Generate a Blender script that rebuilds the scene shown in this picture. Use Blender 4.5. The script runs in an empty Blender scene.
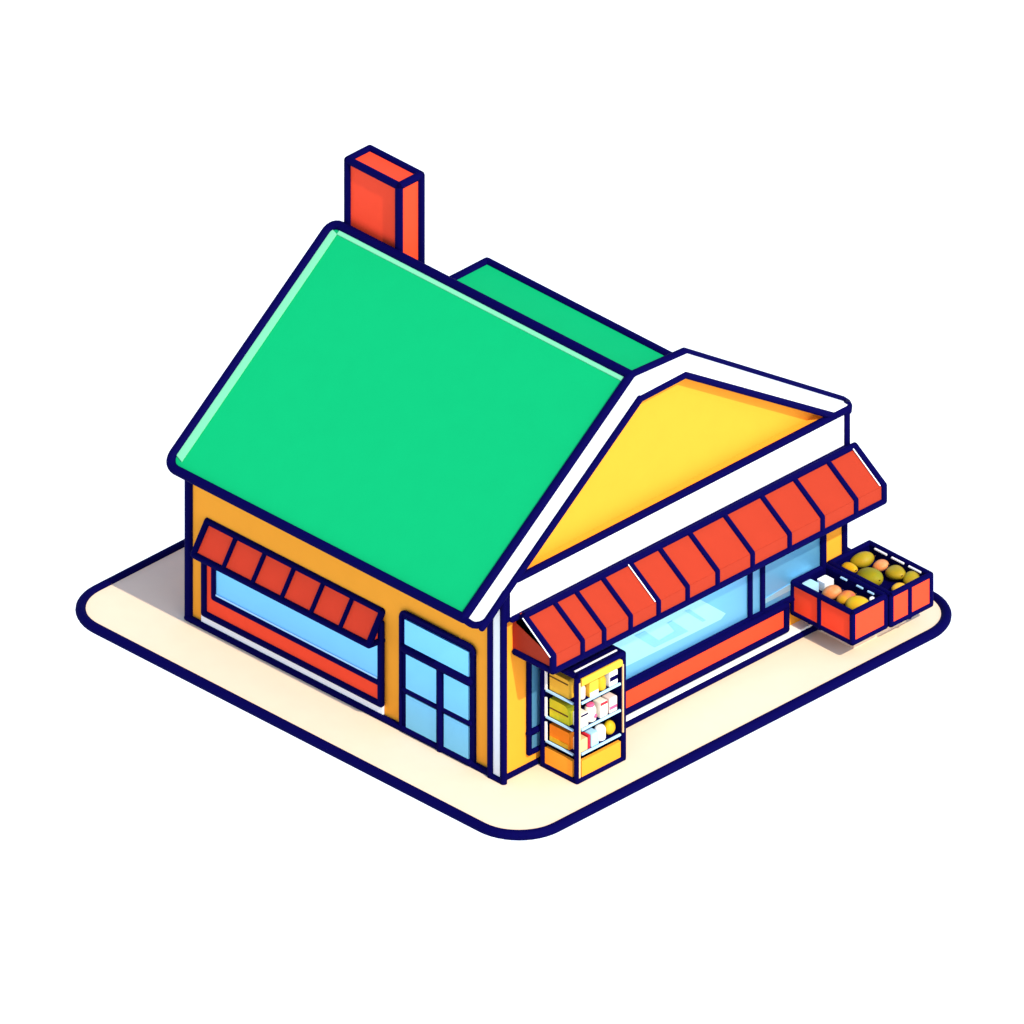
import bpy, bmesh, math, random
from mathutils import Vector, Matrix
random.seed(7)
SC = bpy.context.scene
COL = SC.collection

# ------------------------------------------------------------------ materials
def mat(name, rgb, rough=.75, spec=.12, metal=0.0, var=.05, rgb2=None, scale=6.0, bump=0.0):
    m = bpy.data.materials.new(name); m.use_nodes = True
    nt = m.node_tree; b = nt.nodes['Principled BSDF']
    b.inputs['Roughness'].default_value = rough
    b.inputs['Specular IOR Level'].default_value = spec
    b.inputs['Metallic'].default_value = metal
    tc = nt.nodes.new('ShaderNodeTexCoord')
    nz = nt.nodes.new('ShaderNodeTexNoise'); nz.inputs['Scale'].default_value = scale
    nz.inputs['Detail'].default_value = 4
    nt.links.new(tc.outputs['Object'], nz.inputs['Vector'])
    rp = nt.nodes.new('ShaderNodeValToRGB')
    c2 = rgb2 if rgb2 else tuple(min(1, c * (1 - var)) for c in rgb)
    rp.color_ramp.elements[0].position = .35; rp.color_ramp.elements[1].position = .65
    rp.color_ramp.elements[0].color = (*c2, 1); rp.color_ramp.elements[1].color = (*rgb, 1)
    nt.links.new(nz.outputs['Fac'], rp.inputs['Fac'])
    nt.links.new(rp.outputs['Color'], b.inputs['Base Color'])
    if bump:
        bp = nt.nodes.new('ShaderNodeBump'); bp.inputs['Strength'].default_value = bump
        bp.inputs['Distance'].default_value = .01
        n2 = nt.nodes.new('ShaderNodeTexNoise'); n2.inputs['Scale'].default_value = 60
        nt.links.new(tc.outputs['Object'], n2.inputs['Vector'])
        nt.links.new(n2.outputs['Fac'], bp.inputs['Height'])
        nt.links.new(bp.outputs['Normal'], b.inputs['Normal'])
    return m

M = dict(
    navy=mat('navy_paint', (.0016, .0010, .050), .7, .015),
    white=mat('white_paint', (.87, .87, .87), .6, .1, var=.015),
    ground=mat('white_ground', (.88, .88, .88), .9, 0, var=0),
    cream=mat('cream_paving', (.83, .635, .455), .85, .05, var=.02),
    green=mat('green_roofing', (.002, .39, .125), .7, .06, var=.02),
    mint=mat('mint_highlight', (.19, .60, .33), .6, .1, var=.03),
    yellow=mat('yellow_render', (.93, .34, .027), .8, .06, var=.02),
    red=mat('red_canvas', (.385, .036, .015), .75, .06, var=.03),
    redp=mat('red_paint', (.93, .062, .022), .6, .08, var=.03),
    glass=mat('blue_glass', (.19, .60, .95), .42, .3, metal=.75, var=.02, scale=2),
    pale=mat('pale_reflection_tint', (.38, .82, 1.0), .42, .3, metal=.75, var=.03, scale=2),
    midblue=mat('mid_blue_reflection_tint', (.26, .70, .98), .42, .3, metal=.75, var=.02),
    sky=mat('light_blue_paint', (.42, .70, .92), .5, .1),
    gold=mat('gold_paint', (.84, .46, .04), .6, .1),
    peach=mat('peach_paint', (.86, .50, .24), .6, .1),
    cartoncream=mat('cream_card', (.86, .76, .62), .6, .1),
    pink=mat('pink_print', (.84, .10, .22), .5, .1),
    palepink=mat('pale_pink_plastic', (.86, .66, .58), .4, .3),
    orange=mat('orange_card', (.85, .22, .01), .6, .1),
    lime=mat('yellow_green_card', (.52, .52, .02), .6, .1, rgb2=(.70, .58, .02), scale=9),
    printred=mat('red_print', (.70, .02, .04), .5, .1),
    fruit_yellow=mat('yellow_skin', (.66, .34, .008), .5, .2, rgb2=(.62, .40, .01), scale=14),
    fruit_olive=mat('olive_skin', (.30, .23, .006), .55, .12, rgb2=(.22, .22, .01), scale=12),
    fruit_gold=mat('golden_skin', (.40, .25, .008), .5, .2, rgb2=(.32, .26, .01), scale=14),
    fruit_orange=mat('orange_skin', (.70, .20, .05), .5, .2, rgb2=(.74, .32, .13), scale=12),
    fruit_blush=mat('blush_skin', (.66, .34, .01), .5, .2, rgb2=(.66, .09, .06), scale=7),
    stem=mat('brown_stem', (.12, .05, .015), .8, .05),
)

# ------------------------------------------------------------------ mesh builder
class MB:
    def __init__(s): s.v = []; s.f = []; s.m = []; s.sm = []; s.mats = []
    def mi(s, name):
        if name not in s.mats: s.mats.append(name)
        return s.mats.index(name)
    def add(s, vs, fs, m, smooth=False):
        o = len(s.v); k = s.mi(m)
        s.v += [tuple(p) for p in vs]
        for f in fs: s.f.append([o + i for i in f]); s.m.append(k); s.sm.append(smooth)
        return s
    def box(s, x0, x1, y0, y1, z0, z1, m):
        return s.add([(x0,y0,z0),(x1,y0,z0),(x1,y1,z0),(x0,y1,z0),(x0,y0,z1),(x1,y0,z1),(x1,y1,z1),(x0,y1,z1)],
            [(3,2,1,0),(4,5,6,7),(0,1,5,4),(1,2,6,5),(2,3,7,6),(3,0,4,7)], m)
    def prism(s, poly, off, m):
        """closed solid: 3-D polygon and the same polygon moved by off"""
        n = len(poly); off = Vector(off)
        vs = [Vector(p) for p in poly] + [Vector(p) + off for p in poly]
        fs = [tuple(range(n)), tuple(range(2*n-1, n-1, -1))]
        fs += [(i, i+n, (i+1) % n + n, (i+1) % n) for i in range(n)]
        return s.add(vs, fs, m)
    def xprism(s, prof, x0, x1, m):
        return s.prism([(x1, y, z) for y, z in prof], (x0 - x1, 0, 0), m)
    def ball(s, c, r, m, nu=12, nv=8, sq=(1,1,1), fn=None):
        vs = []; fs = []
        for j in range(nv + 1):
            th = math.pi * j / nv
            for i in range(nu):
                a = 2 * math.pi * i / nu
                d = Vector((math.sin(th)*math.cos(a), math.sin(th)*math.sin(a), math.cos(th)))
                k = fn(d) if fn else 1
                vs.append((c[0]+d.x*r*sq[0]*k, c[1]+d.y*r*sq[1]*k, c[2]+d.z*r*sq[2]*k))
        for j in range(nv):
            for i in range(nu):
                a, b = j*nu+i, j*nu+(i+1) % nu
                fs.append((a, a+nu, b+nu, b))
        return s.add(vs, fs, m, True)
    def tube(s, pts, r, m, closed=False, n=12):
        """round moulding along a polyline, with ball joints"""
        pts = [Vector(p) for p in pts]
        segs = list(zip(pts, pts[1:] + ([pts[0]] if closed else [])))
        for a, b in segs:
            d = (b - a)
            if d.length < 1e-6: continue
            d.normalize()
            u = d.orthogonal().normalized(); w = d.cross(u)
            vs = []
            for p in (a, b):
                for i in range(n):
                    t = 2*math.pi*i/n
                    vs.append(p + u*(r*math.cos(t)) + w*(r*math.sin(t)))
            s.add(vs, [(i, (i+1) % n, (i+1) % n + n, i+n) for i in range(n)], m, True)
        for p in pts: s.ball(p, r*1.001, m, n, 6)
        return s
    def lathe(s, c, prof, m, n=20):
        vs = []; fs = []
        for r, z in prof:
            for i in range(n):
                t = 2*math.pi*i/n
                vs.append((c[0]+r*math.cos(t), c[1]+r*math.sin(t), c[2]+z))
        for j in range(len(prof)-1):
            for i in range(n):
                fs.append((j*n+i, j*n+(i+1) % n, (j+1)*n+(i+1) % n, (j+1)*n+i))
        fs.append(tuple(range(n-1, -1, -1))); fs.append(tuple((len(prof)-1)*n+i for i in range(n)))
        return s.add(vs, fs, m, True)
    def build(s, name, parent=None, loc=None, label=None):
        """link as ONE object; vertices are given in world space"""
        me = bpy.data.meshes.new(name)
        org = Vector(loc) if loc else (Vector(parent['_o']) if parent is not None and '_o' in parent else Vector((0,0,0)))
        me.from_pydata([Vector(p) - org for p in s.v], [], s.f)
        for n in s.mats: me.materials.append(M[n])
        me.polygons.foreach_set('material_index', s.m)
        me.polygons.foreach_set('use_smooth', s.sm)
        bm = bmesh.new(); bm.from_mesh(me); bmesh.ops.recalc_face_normals(bm, faces=bm.faces); bm.to_mesh(me); bm.free()
        o = bpy.data.objects.new(name, me); COL.objects.link(o)
        o['_o'] = tuple(org)
        if parent is not None:
            o.parent = parent; o.location = org - Vector(parent['_o'])
        else: o.location = org
        if label: o['label'] = label
        return o

def tag(o, label, cat, group=None):
    o['label'] = label; o['category'] = cat
    if group: o['group'] = group
    return o
def thing(name, loc, label, cat, group=None):
    o = bpy.data.objects.new(name, None); COL.objects.link(o); o.location = loc; o['_o'] = tuple(loc)
    o.empty_display_size = .1
    return tag(o, label, cat, group)

def rounded(poly, radii, n=6):
    """3-D polygon with its corners rounded; radii one per corner"""
    out = []; N = len(poly)
    P = [Vector(p) for p in poly]
    for i in range(N):
        r = radii[i] if isinstance(radii, (list, tuple)) else radii
        p = P[i]; a = (P[i-1]-p); b = (P[(i+1) % N]-p)
        if r <= 0: out.append(p); continue
        a.normalize(); b.normalize()
        half = math.acos(max(-1, min(1, a.dot(b)))) / 2
        t = r / math.tan(half)
        c = p + (a+b).normalized() * (r / math.sin(half))
        s0 = p + a*t - c; s1 = p + b*t - c
        for k in range(n+1):
            f = k / n; ang = s0.angle(s1)
            out.append(c + (s0*math.sin((1-f)*ang) + s1*math.sin(f*ang)) / math.sin(ang))
    return out

R1, R2, R3, R4 = .036, .026, .0205, .015      # moulding radii

# ------------------------------------------------------------------ setting
g = MB(); G = 900
g.add([(-G,-G,-30),(G,-G,-30),(G,G,-30),(-G,G,-30)], [(0,1,2,3)], 'ground')
ground = g.build('ground'); ground['kind'] = 'structure'

pl = rounded([(-3.89,-.55,0),(.71,-.55,0),(.71,3.94,0),(-3.89,3.94,0)], .37, 12)
p = MB(); p.prism([v for v in pl], (0,0,-.035), 'cream')
pavement = p.build('pavement'); pavement['kind'] = 'structure'
p = MB(); p.tube([v + Vector((0,0,-.012)) for v in pl], .039, 'navy', closed=True)
kerb = p.build('kerb'); kerb['kind'] = 'structure'

# ------------------------------------------------------------------ the shop
shop = thing('shop', (-1.5, 1.7, 0), 'yellow corner shop with green gable roof, red chimney and red awnings', 'shop')

w = MB()
XE = -3.135
w.box(XE, -2.95, 0, 2.85, 0, 1.12, 'yellow')
w.xprism([(0,0),(2.9,0),(2.9,1.05),(1.39,2.60),(0,1.53)], -2.95, -2.08, 'yellow')
w.xprism([(0,0),(3.30,0),(3.30,1.15),(1.88,2.50),(1.39,2.53),(0,1.53)], -2.08, -.26, 'yellow')
w.xprism([(0,0),(3.41,0),(3.41,1.647),(.14,1.647),(0,1.53)], -.26, 0, 'yellow')
w.xprism([(.017,1.34),(3.373,1.34),(3.373,1.652),(.10,1.652),(.017,1.58)], -.1, .045, 'yellow')
w.tube([(XE, 0, .0), (XE, 0, 1.16)], R1, 'navy')
w.tube([(XE, -.02, .018), (-.1, -.02, .018)], R2, 'navy')
w.tube([(0, .0, .012), (0, .5, .012)], R2, 'navy')
w.tube([(0, 3.41, .0), (0, 3.41, 1.36)], R2, 'navy')
wall = w.build('wall', shop)

c = MB()
c.box(-.10, .035, -.03, -.001, 0, 1.52, 'white')
c.tube([(-.093, -.03, .0), (-.093, -.03, 1.53)], R2, 'navy')
c.tube([(.035, -.03, .0), (.035, -.03, 1.53)], R2, 'navy')
c.tube([(-.093, -.03, .012), (.035, -.03, .012)], R2, 'navy')
c.build('corner_post', shop)

# roof --------------------------------------------------------------
Z0, Z1, YE, YR = 1.405, 2.70, -.28, 1.39
XL, XR = -3.09, -.11
r = MB()
slope = rounded([(XL,YE,Z0),(XR,YE,Z0),(XR,YR,Z1),(XL,YR,Z1)], [.10, .0, .0, .08], 6)
r.prism(slope, (0, .03, -.05), 'green')
r.tube(slope, R1, 'navy', closed=True)
r.prism([(-2.07,YR,2.59),(XR,YR,2.59),(XR,1.92,2.59),(-2.07,1.92,2.59)], (0,0,-.05), 'green')
r.tube([(-2.07,YR+.02,2.58),(-2.07,1.91,2.58),(XR,1.91,2.58)], R1, 'navy')
r.prism([(-2.07,1.925,2.585),(-.20,1.925,2.585),(-.20,3.36,1.22),(-2.07,3.36,1.22)], (0,-.03,-.05), 'green')
r.prism([(XL+.01,YR+.01,2.69),(-2.075,YR+.01,2.69),(-2.075,3.0,1.08),(XL+.01,3.0,1.08)], (0,-.03,-.05), 'green')
roof = r.build('roof', shop)
# painted highlight along verge and ridge, as thin pale strips on the slope
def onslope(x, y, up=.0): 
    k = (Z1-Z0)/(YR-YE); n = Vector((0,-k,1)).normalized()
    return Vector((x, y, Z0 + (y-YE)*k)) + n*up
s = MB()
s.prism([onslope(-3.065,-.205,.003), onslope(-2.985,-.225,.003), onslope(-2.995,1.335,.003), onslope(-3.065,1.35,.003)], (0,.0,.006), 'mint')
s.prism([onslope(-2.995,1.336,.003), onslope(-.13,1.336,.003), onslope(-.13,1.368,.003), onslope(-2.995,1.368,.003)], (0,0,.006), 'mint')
s.build('verge_highlight', roof)
wf = MB()
wf.xprism([(1.41,2.60),(1.90,2.57),(3.28,1.24),(3.28,.80),(1.41,2.62)], -2.11, -2.075, 'yellow')
wf.build('step_panel', roof)

ch = MB(); cx0,cx1,cy0,cy1,cz = -3.0,-2.49,1.45,1.668,3.225
ch.box(cx0,cx1,cy0,cy1,2.15,cz,'redp')
top = [(cx0,cy0,cz),(cx1,cy0,cz),(cx1,cy1,cz),(cx0,cy1,cz)]
ch.tube(top, .029, 'navy', closed=True)
for a, b, q in top: ch.tube([(a,b,2.2),(a,b,q)], .029, 'navy')
ch.build('chimney', roof)

# gable and bargeboard ------------------------------------------------
GX = -.03
gb = MB()
gb.xprism([(0,1.57),(3.36,1.57),(3.36,1.665),(1.90,2.63),(1.45,2.63),(1.36,2.62),(0,1.585)], -.105, GX, 'yellow')
gb.build('gable', shop)
b = MB()
O = [(-.28,1.405),(1.39,2.70),(1.92,2.67)]
I = [(-.268,1.392),(1.31,2.615),(1.76,2.62)]
for i in range(2):
    poly = [(.06,*O[i]),(.06,*O[i+1]),(.06,*I[i+1]),(.06,*I[i])]
    b.prism(poly, (-.169,0,0), 'white')
bx = -.109
b.add([(bx,1.92,2.67),(.06,1.92,2.67),(.06,1.76,2.62),(bx,1.76,2.60),
       (bx,3.535,1.577),(.06,3.385,1.682),(.06,3.25,1.640),(bx,3.40,1.52)],
      [(0,1,2,3),(7,6,5,4),(0,4,5,1),(1,5,6,2),(2,6,7,3),(3,7,4,0)], 'white')
b.tube([(XR,y,z) for y, z in O] + [(XR,3.50,1.60),(XR+.02,3.525,1.575),(.03,3.42,1.645),(.06,3.385,1.635)], .032, 'navy')
b.tube([(.06,-.27,1.395),(.06,1.31,2.615),(.06,1.76,2.62),(.06,3.25,1.648)], R2, 'navy')
tipc = rounded([(XR,-.285,1.405),(.075,-.295,1.385),(.06,-.03,1.585)], [0,.10,0], 6)
b.tube(tipc, R2, 'navy')
b.build('bargeboard', shop)

f = MB()
f.xprism([(.015,1.335),(3.375,1.335),(3.375,1.65),(.10,1.65),(.015,1.59)], .0455, .06, 'white')
f.tube([(.06,.09,1.65),(.06,3.375,1.65)], .029, 'navy')
f.tube([(.06,3.375,1.65),(.06,3.375,1.34),(.06,.03,1.34)], R2, 'navy')
f.tube([(.035,.0,1.57),(.035,.0,1.34)], R2, 'navy')
f.build('fascia', shop)

# long awning over the shop front -------------------------------------
AX0, AX1, AZ0, AZ1, AZ2, AY0, AY1 = .115, .405, 1.362, 1.16, 1.03, .095, 3.40
a = MB()
a.prism([(AX0-.08,AY0,AZ0-.045),(AX0,AY0,AZ0),(AX1,AY0,AZ1),(AX1,AY0,AZ1-.03),(AX0-.08,AY0,AZ0-.09)], (0,AY1-AY0,0), 'red')
a.prism([(0,AY0,AZ0),(AX0,AY0,AZ0),(AX1-.001,AY0,AZ1),(AX1-.001,AY0,AZ2),(0,AY0,AZ2)], (0,.02,0), 'red')
a.prism([(0,AY1,AZ0),(AX0,AY1,AZ0),(AX1-.001,AY1,AZ1),(AX1-.001,AY1,AZ2),(0,AY1,AZ2)], (0,-.02,0), 'red')
ys = [AY0,.385,.60,.865,1.145,1.435,1.735,2.085,2.455,2.785,3.12,AY1]
for y in ys:
    rr = R2 if y in (AY0, AY1) else R3+.002
    a.tube([(AX0,y,AZ0),(AX1,y,AZ1),(AX1,y,AZ2)], rr, 'navy')
a.tube([(AX0,AY0,AZ0),(AX0,AY1,AZ0)], R2, 'navy')
a.tube([(0.03,AY0,AZ2),(AX1,AY0,AZ2),(AX1,AY1,AZ2),(0,AY1,AZ2)], R2, 'navy')
awn = a.build('awning', shop, label='long red awning along the shop front')
v = MB()
v.box(AX1-.02, AX1+.003, AY0, AY1, AZ2, AZ1-.002, 'red')
v.build('valance', awn)
for y in (AY0-.031, 1.145-.030, AY1-.036):
    pp = MB(); pp.tube([(AX0+.02,y,AZ0+(.0 if y < AY0 else .002)),(AX1-.0,y,AZ1+(.012 if y > AY0 else .0))], .0045, 'white'); pp.build('highlight_line', awn)  # thin white lines painted in as highlights on the awning cloth

# shop window ----------------------------------------------------------
WY0, WY1, WB, WT = .50, 3.18, .29, 1.20
win = MB()
def bar(m, y0, y1, z0, z1, t=.022): m.box(.0, t, y0, y1, z0, z1, 'navy')
win.tube([(.02,WY0,WT),(.02,WY0,WB),(.02,WY1,WB),(.02,WY1,WT)], R2, 'navy')
for y in (2.45, 2.575): win.tube([(.02,y,WB),(.02,y,WT)], R3, 'navy')
wo = win.build('shop_window', shop)
gl = MB()
gl.box(.002,.012,WY0,2.45,WB,WT,'glass'); gl.box(.002,.012,2.45,2.575,WB,WT,'glass'); gl.box(.002,.012,2.575,WY1,WB,WT,'glass')
gl.build('glass', wo)
fl = MB()
def reflect_patch(pts, m='pale'):        # pale reflection painted on the pane, each patch a thin sheet
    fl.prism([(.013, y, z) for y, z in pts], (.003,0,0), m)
reflect_patch([(.95,.425),(1.228,.427),(2.165,.412),(2.212,.441),(1.978,.646),(1.80,.80),(.95,.80)])
reflect_patch([(2.60,.355),(3.14,.36),(3.14,.43),(2.60,.395)])
fl.build('painted_reflection', wo)
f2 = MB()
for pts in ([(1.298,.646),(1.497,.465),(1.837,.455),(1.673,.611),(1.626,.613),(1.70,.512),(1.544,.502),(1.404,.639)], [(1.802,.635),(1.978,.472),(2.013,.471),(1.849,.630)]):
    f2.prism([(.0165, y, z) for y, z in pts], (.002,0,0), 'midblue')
f2.build('blue_reflection', wo)  # mid-blue shapes within the painted reflection
rz = MB()
rz.box(0,.05,WY0,2.78,.085,.275,'redp')
rz.tube([(.05,WY0,.282),(.05,2.78,.282),(.05,2.78,.085),(.05,WY0,.085)], R2, 'navy')
rz.build('stall_riser', shop)
k = MB()
k.box(0,.095,.46,3.40,0,.055,'white')
k.tube([(.095,.46,.014),(.095,3.40,.014)], R2, 'navy')
k.build('base_course', shop)
# narrow sidelight between the corner and the rack
sl = MB()
sl.tube([(.015,.245,1.02),(.015,.245,.125),(.015,.46,.125),(.015,.46,1.02)], R3, 'navy')
sl.tube([(.015,.245,.29),(.015,.46,.29)], R3+.006, 'navy')
so = sl.build('sidelight', shop)
sg = MB(); sg.box(.002,.011,.245,.46,.125,.29,'glass'); sg.box(.002,.011,.245,.46,.29,1.02,'glass'); sg.build('glass', so)

# side window, its awning and skirting ---------------------------------
sw = MB()
sw.box(-2.955,-1.19,-.03,0,.135,.80,'redp')
sw.tube([(-2.955,-.03,.70),(-2.955,-.03,.135),(-1.19,-.03,.135),(-1.19,-.03,.80)], R2, 'navy')
sw.tube([(-2.85,-.034,.70),(-2.85,-.034,.312),(-1.20,-.034,.312)], R2, 'navy')
swo = sw.build('side_window', shop)
q = MB(); q.box(-2.845,-1.2,-.042,-.031,.312,.80,'glass'); q.build('glass', swo)
q = MB(); q.box(-2.825,-1.215,-.048,-.043,.338,.352,'sky'); q.build('pane_highlight', swo)  # pale line painted as a highlight along the foot of the glass
sk = MB(); sk.box(-3.0,-1.185,-.018,0,.03,.115,'white'); sk.build('skirting', shop)
A = MB(); bx0,bx1,by,bz0,bz1 = -2.95,-1.20,-.14,.885,.672
A.prism([(bx0,0,bz0),(bx0,by,bz1),(bx0,by,bz1-.015),(bx0,0,bz1-.03)], (bx1-bx0,0,0), 'redp')
for i in range(7):
    x = bx0 + (bx1-bx0)*i/6
    A.tube([(x,-.004,bz0),(x,by,bz1)], R2 if i in (0,6) else R3-.001, 'navy')
A.tube([(bx0,-.004,bz0),(bx1,-.004,bz0)], R2, 'navy')
A.tube([(bx0,by,bz1-.008),(bx1,by,bz1-.008),(bx1,0,bz1-.02)], R2, 'navy')
A.build('awning', shop, label='short red awning over the side window')

# door -----------------------------------------------------------------
D = MB()
dx0,dx1 = -.978,-.285
dpoly = rounded([(dx0-.02,-.022,0),(dx1+.02,-.022,0),(dx1+.02,-.022,.985),(dx0-.02,-.022,.985)], [0,0,.05,.05], 5)
D.prism(dpoly, (0,.022,0), 'navy')
D.tube(dpoly[2:] + [dpoly[0]], .016, 'navy')
D.tube([(dx0+.02,-.026,.695),(dx1-.02,-.026,.695)], .034, 'navy')
D.tube([(-.597,-.026,.0),(-.597,-.026,.695)], .029, 'navy')
D.tube([(dx0+.015,-.024,.35),(dx1-.015,-.024,.35)], .021, 'navy')
D.tube([(dx0+.015,-.024,.025),(dx1-.015,-.024,.025)], .028, 'navy')
do = D.build('door', shop)
for (x0,x1,z0,z1) in ((-.948,-.31,.735,.937),(-.935,-.633,.375,.655),(-.556,-.312,.375,.655),(-.935,-.633,.055,.325),(-.556,-.312,.055,.325)):
    q = MB(); q.box(x0,x1,-.036,-.0225,z0,z1,'glass'); q.build('pane', do)

# ------------------------------------------------------------------ display rack
RX, RY0, RY1, RH = .40, .34, .80, .875
rack = thing('display_rack', (.25,.57,0), 'tall yellow and navy display rack of groceries at the shop corner', 'rack')
shz = (.645, .425, .225)
q = MB()
for (x,y) in ((RX,RY0),(RX,RY1),(.06,RY0),(.06,RY1)): q.tube([(x,y,.01),(x,y,RH)], .022, 'navy')
for z in (.012, RH): q.tube([(RX,RY0,z),(RX,RY1,z),(.06,RY1,z),(.06,RY0,z)], .022, 'navy', closed=True)
q.build('frame', rack)
q = MB(); q.box(.06,.22,.47,RY1-.01,.02,RH-.01,'navy'); q.box(.05,.065,RY0,.47,.02,RH-.01,'navy'); q.box(.22,.39,RY1-.02,RY1-.004,.02,RH-.01,'navy')
q.build('back_panel', rack)
q = MB(); q.box(.055,RX+.004,RY0-.004,RY1+.004,RH-.012,RH+.012,'navy'); to = q.build('top_panel', rack)
for x0, x1 in ((.10,.118),(.35,.362)):
    q = MB(); q.box(x0,x1,RY0+.02,RY1-.02,RH+.0125,RH+.02,'white'); q.build('top_highlight', to)  # highlight on the rack top, put in as white strips
q = MB(); q.prism(rounded([(RX+.006,RY0+.03,.79),(RX+.006,RY1-.02,.79),(RX+.006,RY1-.02,.85),(RX+.006,RY0+.03,.85)],[0,0,.03,.0],4),(.012,0,0),'gold'); q.build('header', rack)
q = MB(); q.box(RX+.012,RX+.024,RY0-.002,RY0+.012,.05,.83,'peach'); q.build('corner_strip', rack)
q = MB(); q.box(RX+.012,RX+.022,RY1-.022,RY1-.013,.24,.80,'peach'); q.build('corner_strip', rack)
q = MB(); q.box(RX-.02,RX+.006,RY0+.04,RY1-.03,.035,.165,'yellow'); q.build('base_panel', rack)
q = MB(); q.box(.085,RX-.04,RY0-.006,RY0+.02,.035,.165,'yellow'); q.build('base_panel', rack)
for z in shz:
    q = MB(); q.box(.07,RX-.005,RY0+.005,RY1-.02,z-.02,z,'navy'); so_ = q.build('shelf', rack)
    q = MB(); q.box(RX-.004,RX+.010,RY0+.04,RY1-.03,z-.012,z+.002,'sky'); q.build('shelf_edge', so_)
    q = MB(); q.box(.095,RX-.035,RY0-.010,RY0+.004,z-.012,z+.002,'sky'); q.build('shelf_edge', so_)
    q = MB(); q.box(.088,.102,RY0-.012,RY0+.003,z+.002,z+.155,'white'); q.build('side_strip', so_)

def carton(x0,x1,y0,y1,z,h,m,bands=(),r=.012):
    q = MB()
    poly = rounded([(x0,y0,z+.001),(x0,y1,z+.001),(x0,y1,z+h),(x0,y0,z+h)], [0,0,r,r], 3)
    q.prism(poly, (x1-x0,0,0), m)
    for (f0,f1,bm) in bands:
        q.box(x1,x1+.004,y0+.004,y1-.004,z+h*f0,z+h*f1,bm)
    return q
def jar(x,y,z,r,h,m,lid=None):
    q = MB(); q.lathe((x,y,z+.001),[(r*.9,0),(r,.01),(r,h*.62),(r*.72,h*.8),(r*.62,h*.82)],m,16)
    return q
def put(q, name, label, cat, group, loc): 
    o = q.build(name, loc=loc); return tag(o, label, cat, group)
GR = 'groceries on the display rack'
fx = (.315,.39)
z = shz[0]
o = put(jar(.352,.425,z,.034,.135,'palepink'), 'squat_bottle', 'pale pink squat bottle, leftmost on the top shelf of the rack front', 'bottle', GR, (.352,.425,z))
q = MB(); q.lathe((.352,.425,z+.11),[(.022,0),(.022,.02),(.008,.026)],'white',14); q.build('cap', o)
put(carton(*fx,.475,.565,z,.118,'gold',((.0,.3,'cartoncream'),)), 'tan_packet', 'tan packet with a cream base on the top shelf of the rack', 'packet', GR, (.352,.52,z))
q = MB(); q.lathe((.352,.616,z+.001),[(.04,0),(.044,.01),(.044,.07),(.034,.098),(.014,.112)],'fruit_yellow',18)
put(q, 'round_tin', 'yellow domed tin on the top shelf of the rack', 'tin', GR, (.352,.616,z))
o = put(carton(*fx,.675,.755,z,.120,'white',((.35,.62,'navy'),)), 'striped_carton', 'white carton with a navy band, rightmost on the top rack shelf', 'carton', GR, (.352,.715,z))
z = shz[1]
put(carton(*fx,.385,.462,z,.112,'cartoncream',((.82,.93,'navy'),)), 'milk_carton', 'plain off-white carton, leftmost on the middle shelf of the rack front', 'carton', GR, (.352,.424,z))
o = put(jar(.350,.520,z,.044,.145,'cartoncream'), 'white_jar', 'round cream jar with a pink spot on the middle rack shelf', 'jar', GR, (.350,.520,z))
q = MB(); q.ball((.393,.532,z+.045),.017,'pink',10,6,(.3,1,1)); q.build('spot', o)
q = MB(); q.lathe((.350,.520,z+.115),[(.03,0),(.03,.018),(.02,.024)],'pink',14); q.build('lid', o)
put(carton(*fx,.583,.655,z,.128,'cartoncream',((.80,.95,'printred'),)), 'red_topped_carton', 'cream carton with a red stripe near its top, middle rack shelf', 'carton', GR, (.352,.619,z))
put(carton(*fx,.675,.750,z,.124,'palepink',((.25,.42,'pink'),)), 'pink_striped_carton', 'pale pink carton with a low pink stripe, right end of middle rack shelf', 'carton', GR, (.352,.712,z))
z = shz[2]
put(carton(*fx,.385,.455,z,.104,'peach'), 'peach_carton', 'peach carton, leftmost on the lowest shelf of the rack front', 'carton', GR, (.352,.42,z))
put(carton(*fx,.463,.482,z,.110,'printred',(),.004), 'slim_box', 'slim red box upright beside the peach carton on the rack', 'box', GR, (.352,.472,z))
put(carton(*fx,.494,.566,z,.108,'sky'), 'blue_carton', 'light blue carton on the lowest shelf of the rack', 'carton', GR, (.352,.53,z))
q = MB(); q.lathe((.350,.618,z+.001),[(.036,0),(.042,.01),(.042,.085),(.03,.108),(.01,.112)],'white',18)
put(q, 'white_tub', 'plain white rounded tub on the lowest rack shelf', 'tub', GR, (.350,.618,z))
q = MB(); q.ball((.350,.713,z+.055),.055,'fruit_yellow',16,10,(.75,.85,1.0))
put(q, 'gold_bag', 'bulging gold bag, right end of the lowest rack shelf', 'bag', GR, (.350,.713,z))
# wide packs facing the side
def pack(z, h, m, r, bands=()):
    q = MB(); q.prism(rounded([(.115,.352,z+.001),(.308,.352,z+.001),(.308,.352,z+h),(.115,.352,z+h)],[0,0,r,.006],4),(0,.09,0),m)
    for f0,f1,bm in bands: q.box(.118,.300,.348,.352,z+h*f0,z+h*f1,bm)
    return q
GS = 'wide packs on the side of the rack'
put(pack(shz[0],.150,'gold',.02,((.74,.80,'stem'),)), 'gold_pack', 'wide gold pack on the top shelf of the rack side', 'packet', GS, (.21,.40,shz[0]))
put(pack(shz[1],.150,'lime',.06,((.46,.53,'stem'),)), 'lime_pack', 'wide yellow-green pack with a rounded corner on the rack side', 'packet', GS, (.21,.40,shz[1]))
put(pack(shz[2],.140,'orange',.01,((.04,.30,'fruit_yellow'),)), 'orange_pack', 'wide orange pack with a yellow base, lowest on the rack side', 'packet', GS, (.21,.40,shz[2]))

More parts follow.
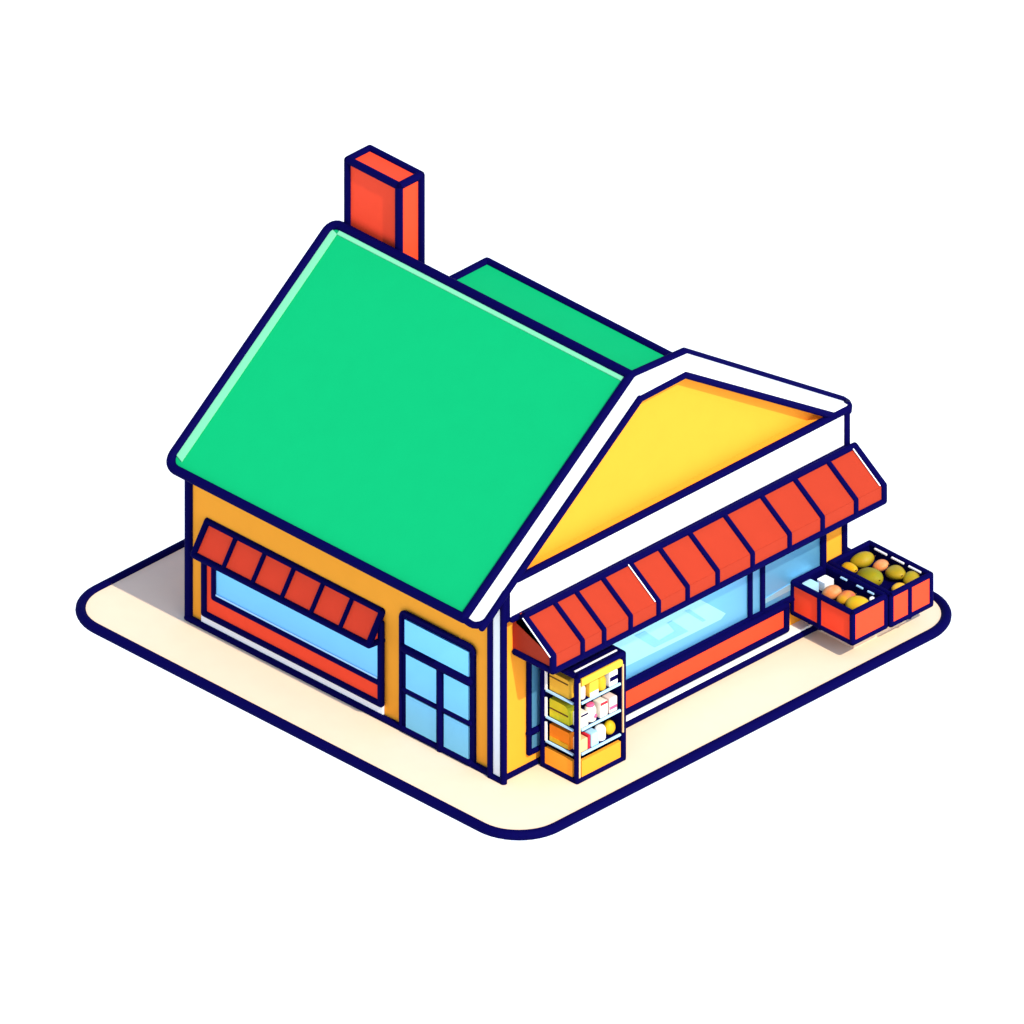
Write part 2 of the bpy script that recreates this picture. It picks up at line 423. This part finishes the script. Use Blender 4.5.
# ------------------------------------------------------------------ fruit crates on their stand
SZ = .16
st = MB(); st.box(.10,.48,3.03,3.55,.0,SZ-.018,'cream')
stand = st.build('crate_stand', loc=(.32,3.28,0))
tag(stand, 'low cream block stand under the two red fruit crates', 'stand')
def crate(x0,x1,y0,y1,z0,z1,label,xs,yss):
    t = thing('fruit_crate', ((x0+x1)/2,(y0+y1)/2,z0), label, 'crate', 'red fruit crates')
    r_ = .0215
    q = MB()
    for z in (z0+.01, z1): q.tube([(x0,y0,z),(x1,y0,z),(x1,y1,z),(x0,y1,z)], r_, 'navy', closed=True)
    for x in (x0,x1):
        for y in (y0,y1): q.tube([(x,y,z0+.01),(x,y,z1)], r_, 'navy')
    for x in xs: q.tube([(x,y0,z0),(x,y0,z1)], .022, 'navy')
    for y in yss: q.tube([(x1,y,z0),(x1,y,z1)], .022, 'navy')
    q.build('frame', t)
    q = MB(); q.box(x0,x1,y0,y1,z0,z1-.10,'navy'); q.build('tray', t)
    for (a0,a1,b0,b1) in ((x0,x1,y0-.008,y0+.012),(x0,x1,y1-.012,y1+.008),(x1-.012,x1+.008,y0,y1),(x0-.008,x0+.012,y0,y1)):
        q = MB(); q.box(a0,a1,b0,b1,z0+.005,z1-.005,'redp'); q.build('side_panel', t)
    # dark inner lining
    q = MB()
    q.box(x0+.013,x1-.013,y0+.013,y0+.02,z1-.1,z1-.002,'navy'); q.box(x0+.013,x1-.013,y1-.02,y1-.013,z1-.1,z1-.002,'navy')
    q.box(x1-.02,x1-.013,y0+.02,y1-.02,z1-.1,z1-.002,'navy'); q.box(x0+.013,x0+.02,y0+.02,y1-.02,z1-.1,z1-.002,'navy')
    q.build('lining', t)
    return t
ZA = SZ+.255
A0,A1,B0,B1 = .02,.615,2.88,3.205
ca = crate(A0,A1,B0,B1,SZ,ZA,'smaller red crate with pale packs and three fruits, nearer the window',(.29,),())
for x in (.20,.36,.47):
    q = MB(); q.box(x,x+.06,B1-.034,B1-.0215,ZA-.012,ZA-.002,'sky'); q.build('rim_highlight', ca)  # pale dashes standing in for highlights inside the back rim
C0,C1,E0,E1 = .02,.63,3.247,3.645
cb = crate(C0,C1,E0,E1,SZ,ZA,'larger red crate heaped with yellow and olive fruit at the pavement corner',(.33,),(3.43,))
for x in (.10,.27,.44):
    q = MB(); q.box(x,x+.12,E1-.034,E1-.0215,ZA-.006,ZA+.004,'white'); q.build('rim_highlight', cb)  # same painted rim highlights, in white
def fruit(name, x, y, z, r, sq, rot, m, label, group, stem=True):
    q = MB(); ph = random.random()*6
    q.ball((0,0,0), r*1.2, m, 20, 14, sq, lambda d: 1 + .05*math.sin(3*d.x+ph) + .04*math.sin(4*d.y+2*ph))
    if stem: q.tube([(r*sq[0]*1.15,0,.0),(r*sq[0]*1.3,.0,.008)], .005, 'stem', n=6)
    q.v = [(p[0], p[1], p[2]*.72) for p in q.v]
    R = Matrix.Rotation(rot,3,'Z') @ Matrix.Rotation(-.25,3,'Y')
    q.v = [tuple(R @ Vector(p) + Vector((x,y,z))) for p in q.v]
    o = q.build(name, loc=(x,y,z)); tag(o, label, 'fruit', group); return o
GA, GB = 'fruit in the smaller crate', 'fruit in the larger crate'
zt = ZA - .042
fruit('peach', .26,3.03,zt,.056,(1.15,.95,.9),.6,'fruit_orange','pinkish orange fruit between the pale packs and the blushed fruit',GA)
fruit('apricot', .385,3.045,zt,.054,(1.1,1,.95),1.0,'fruit_blush','yellow fruit with a red blush in the middle of the smaller crate',GA)
fruit('grapefruit', .505,3.04,zt,.068,(1.08,1.0,1.0),.2,'fruit_yellow','large plain yellow fruit at the front end of the smaller crate',GA)
for (x,y,lab,m) in ((.085,2.99,'pale blue pack in the back corner of the smaller crate','sky'),(.12,3.105,'white pack beside the pale blue one in the smaller crate','white')):
    q = MB(); q.prism(rounded([(x-.045,y-.045,zt-.06),(x+.045,y-.045,zt-.06),(x+.045,y+.045,zt-.06),(x-.045,y+.045,zt-.06)],.012,3),(.0,.0,.075),m)
    o = q.build('wrapped_pack', loc=(x,y,zt-.06)); tag(o, lab, 'packet', 'wrapped packs in the smaller crate')
q = MB(); q.ball((.545,3.145,zt+.012),.022,'white',12,8)
tag(q.build('garlic_bulb', loc=(.545,3.145,zt)), 'small white bulb beside the large yellow fruit', 'vegetable')
fruit('mango', .10,3.49,zt,.062,(1.2,.85,1.0),.9,'fruit_gold','golden wedge-shaped fruit in the back corner of the larger crate',GB)
fruit('lemon', .115,3.35,zt,.052,(1.35,.75,.8),-.2,'fruit_yellow','bright yellow long fruit at the left back of the larger crate',GB)
fruit('mandarin', .245,3.535,zt,.046,(1.1,1,.9),.4,'fruit_orange','only orange fruit in the larger crate, small',GB)
fruit('melon', .30,3.36,zt,.082,(1.3,.85,.9),-.15,'fruit_olive','largest olive green fruit, in the middle of the larger crate',GB)
fruit('mango', .395,3.535,zt,.064,(1.25,.85,.9),-.3,'fruit_gold','plump golden fruit behind the large olive one',GB)
fruit('quince', .535,3.55,zt,.053,(.95,1.1,1.1),1.4,'fruit_gold','upright golden fruit in the right corner of the larger crate',GB)
fruit('kiwi', .545,3.42,zt-.012,.044,(1.2,.9,.9),.2,'fruit_orange' if False else 'gold','small brownish gold fruit at the front edge of the larger crate',GB)

# ------------------------------------------------------------------ light, sky, camera
L = Vector((1.0,-.18,1.0)).normalized()
sun = bpy.data.lights.new('sun', 'SUN'); sun.energy = 2.0; sun.angle = math.radians(.5); sun.color = (1,.92,.74)
so = bpy.data.objects.new('sun', sun); COL.objects.link(so); so.rotation_euler = L.to_track_quat('Z','Y').to_euler()
wd = bpy.data.worlds.new('World'); SC.world = wd; wd.use_nodes = True
nt = wd.node_tree; bg = nt.nodes['Background']; bg.inputs['Strength'].default_value = .15
sk = nt.nodes.new('ShaderNodeTexSky'); sk.sky_type = 'NISHITA'; sk.sun_disc = False
sk.dust_density = 1.0; sk.ozone_density = 2.0; sk.sun_elevation = math.asin(L.z); sk.sun_rotation = math.atan2(L.x, L.y)
nt.links.new(sk.outputs['Color'], bg.inputs['Color'])

el = math.radians(31)
dv = Vector((math.cos(el)*math.sqrt(.5), -math.cos(el)*math.sqrt(.5), math.sin(el)))
cam = bpy.data.cameras.new('camera'); cam.type = 'ORTHO'; cam.ortho_scale = 10.24/math.sqrt(2)
cam.clip_end = 2000
co = bpy.data.objects.new('camera', cam); COL.objects.link(co)
co.location = Vector((-2.557,2.647,0)) + dv*20
co.rotation_euler = dv.to_track_quat('Z','Y').to_euler()
SC.camera = co
vs = SC.view_settings; vs.view_transform = 'Standard'; vs.look = 'None'; vs.gamma = 1; vs.use_curve_mapping = False
vs.exposure = 1.05
for o in COL.objects:
    if '_o' in o: del o['_o']
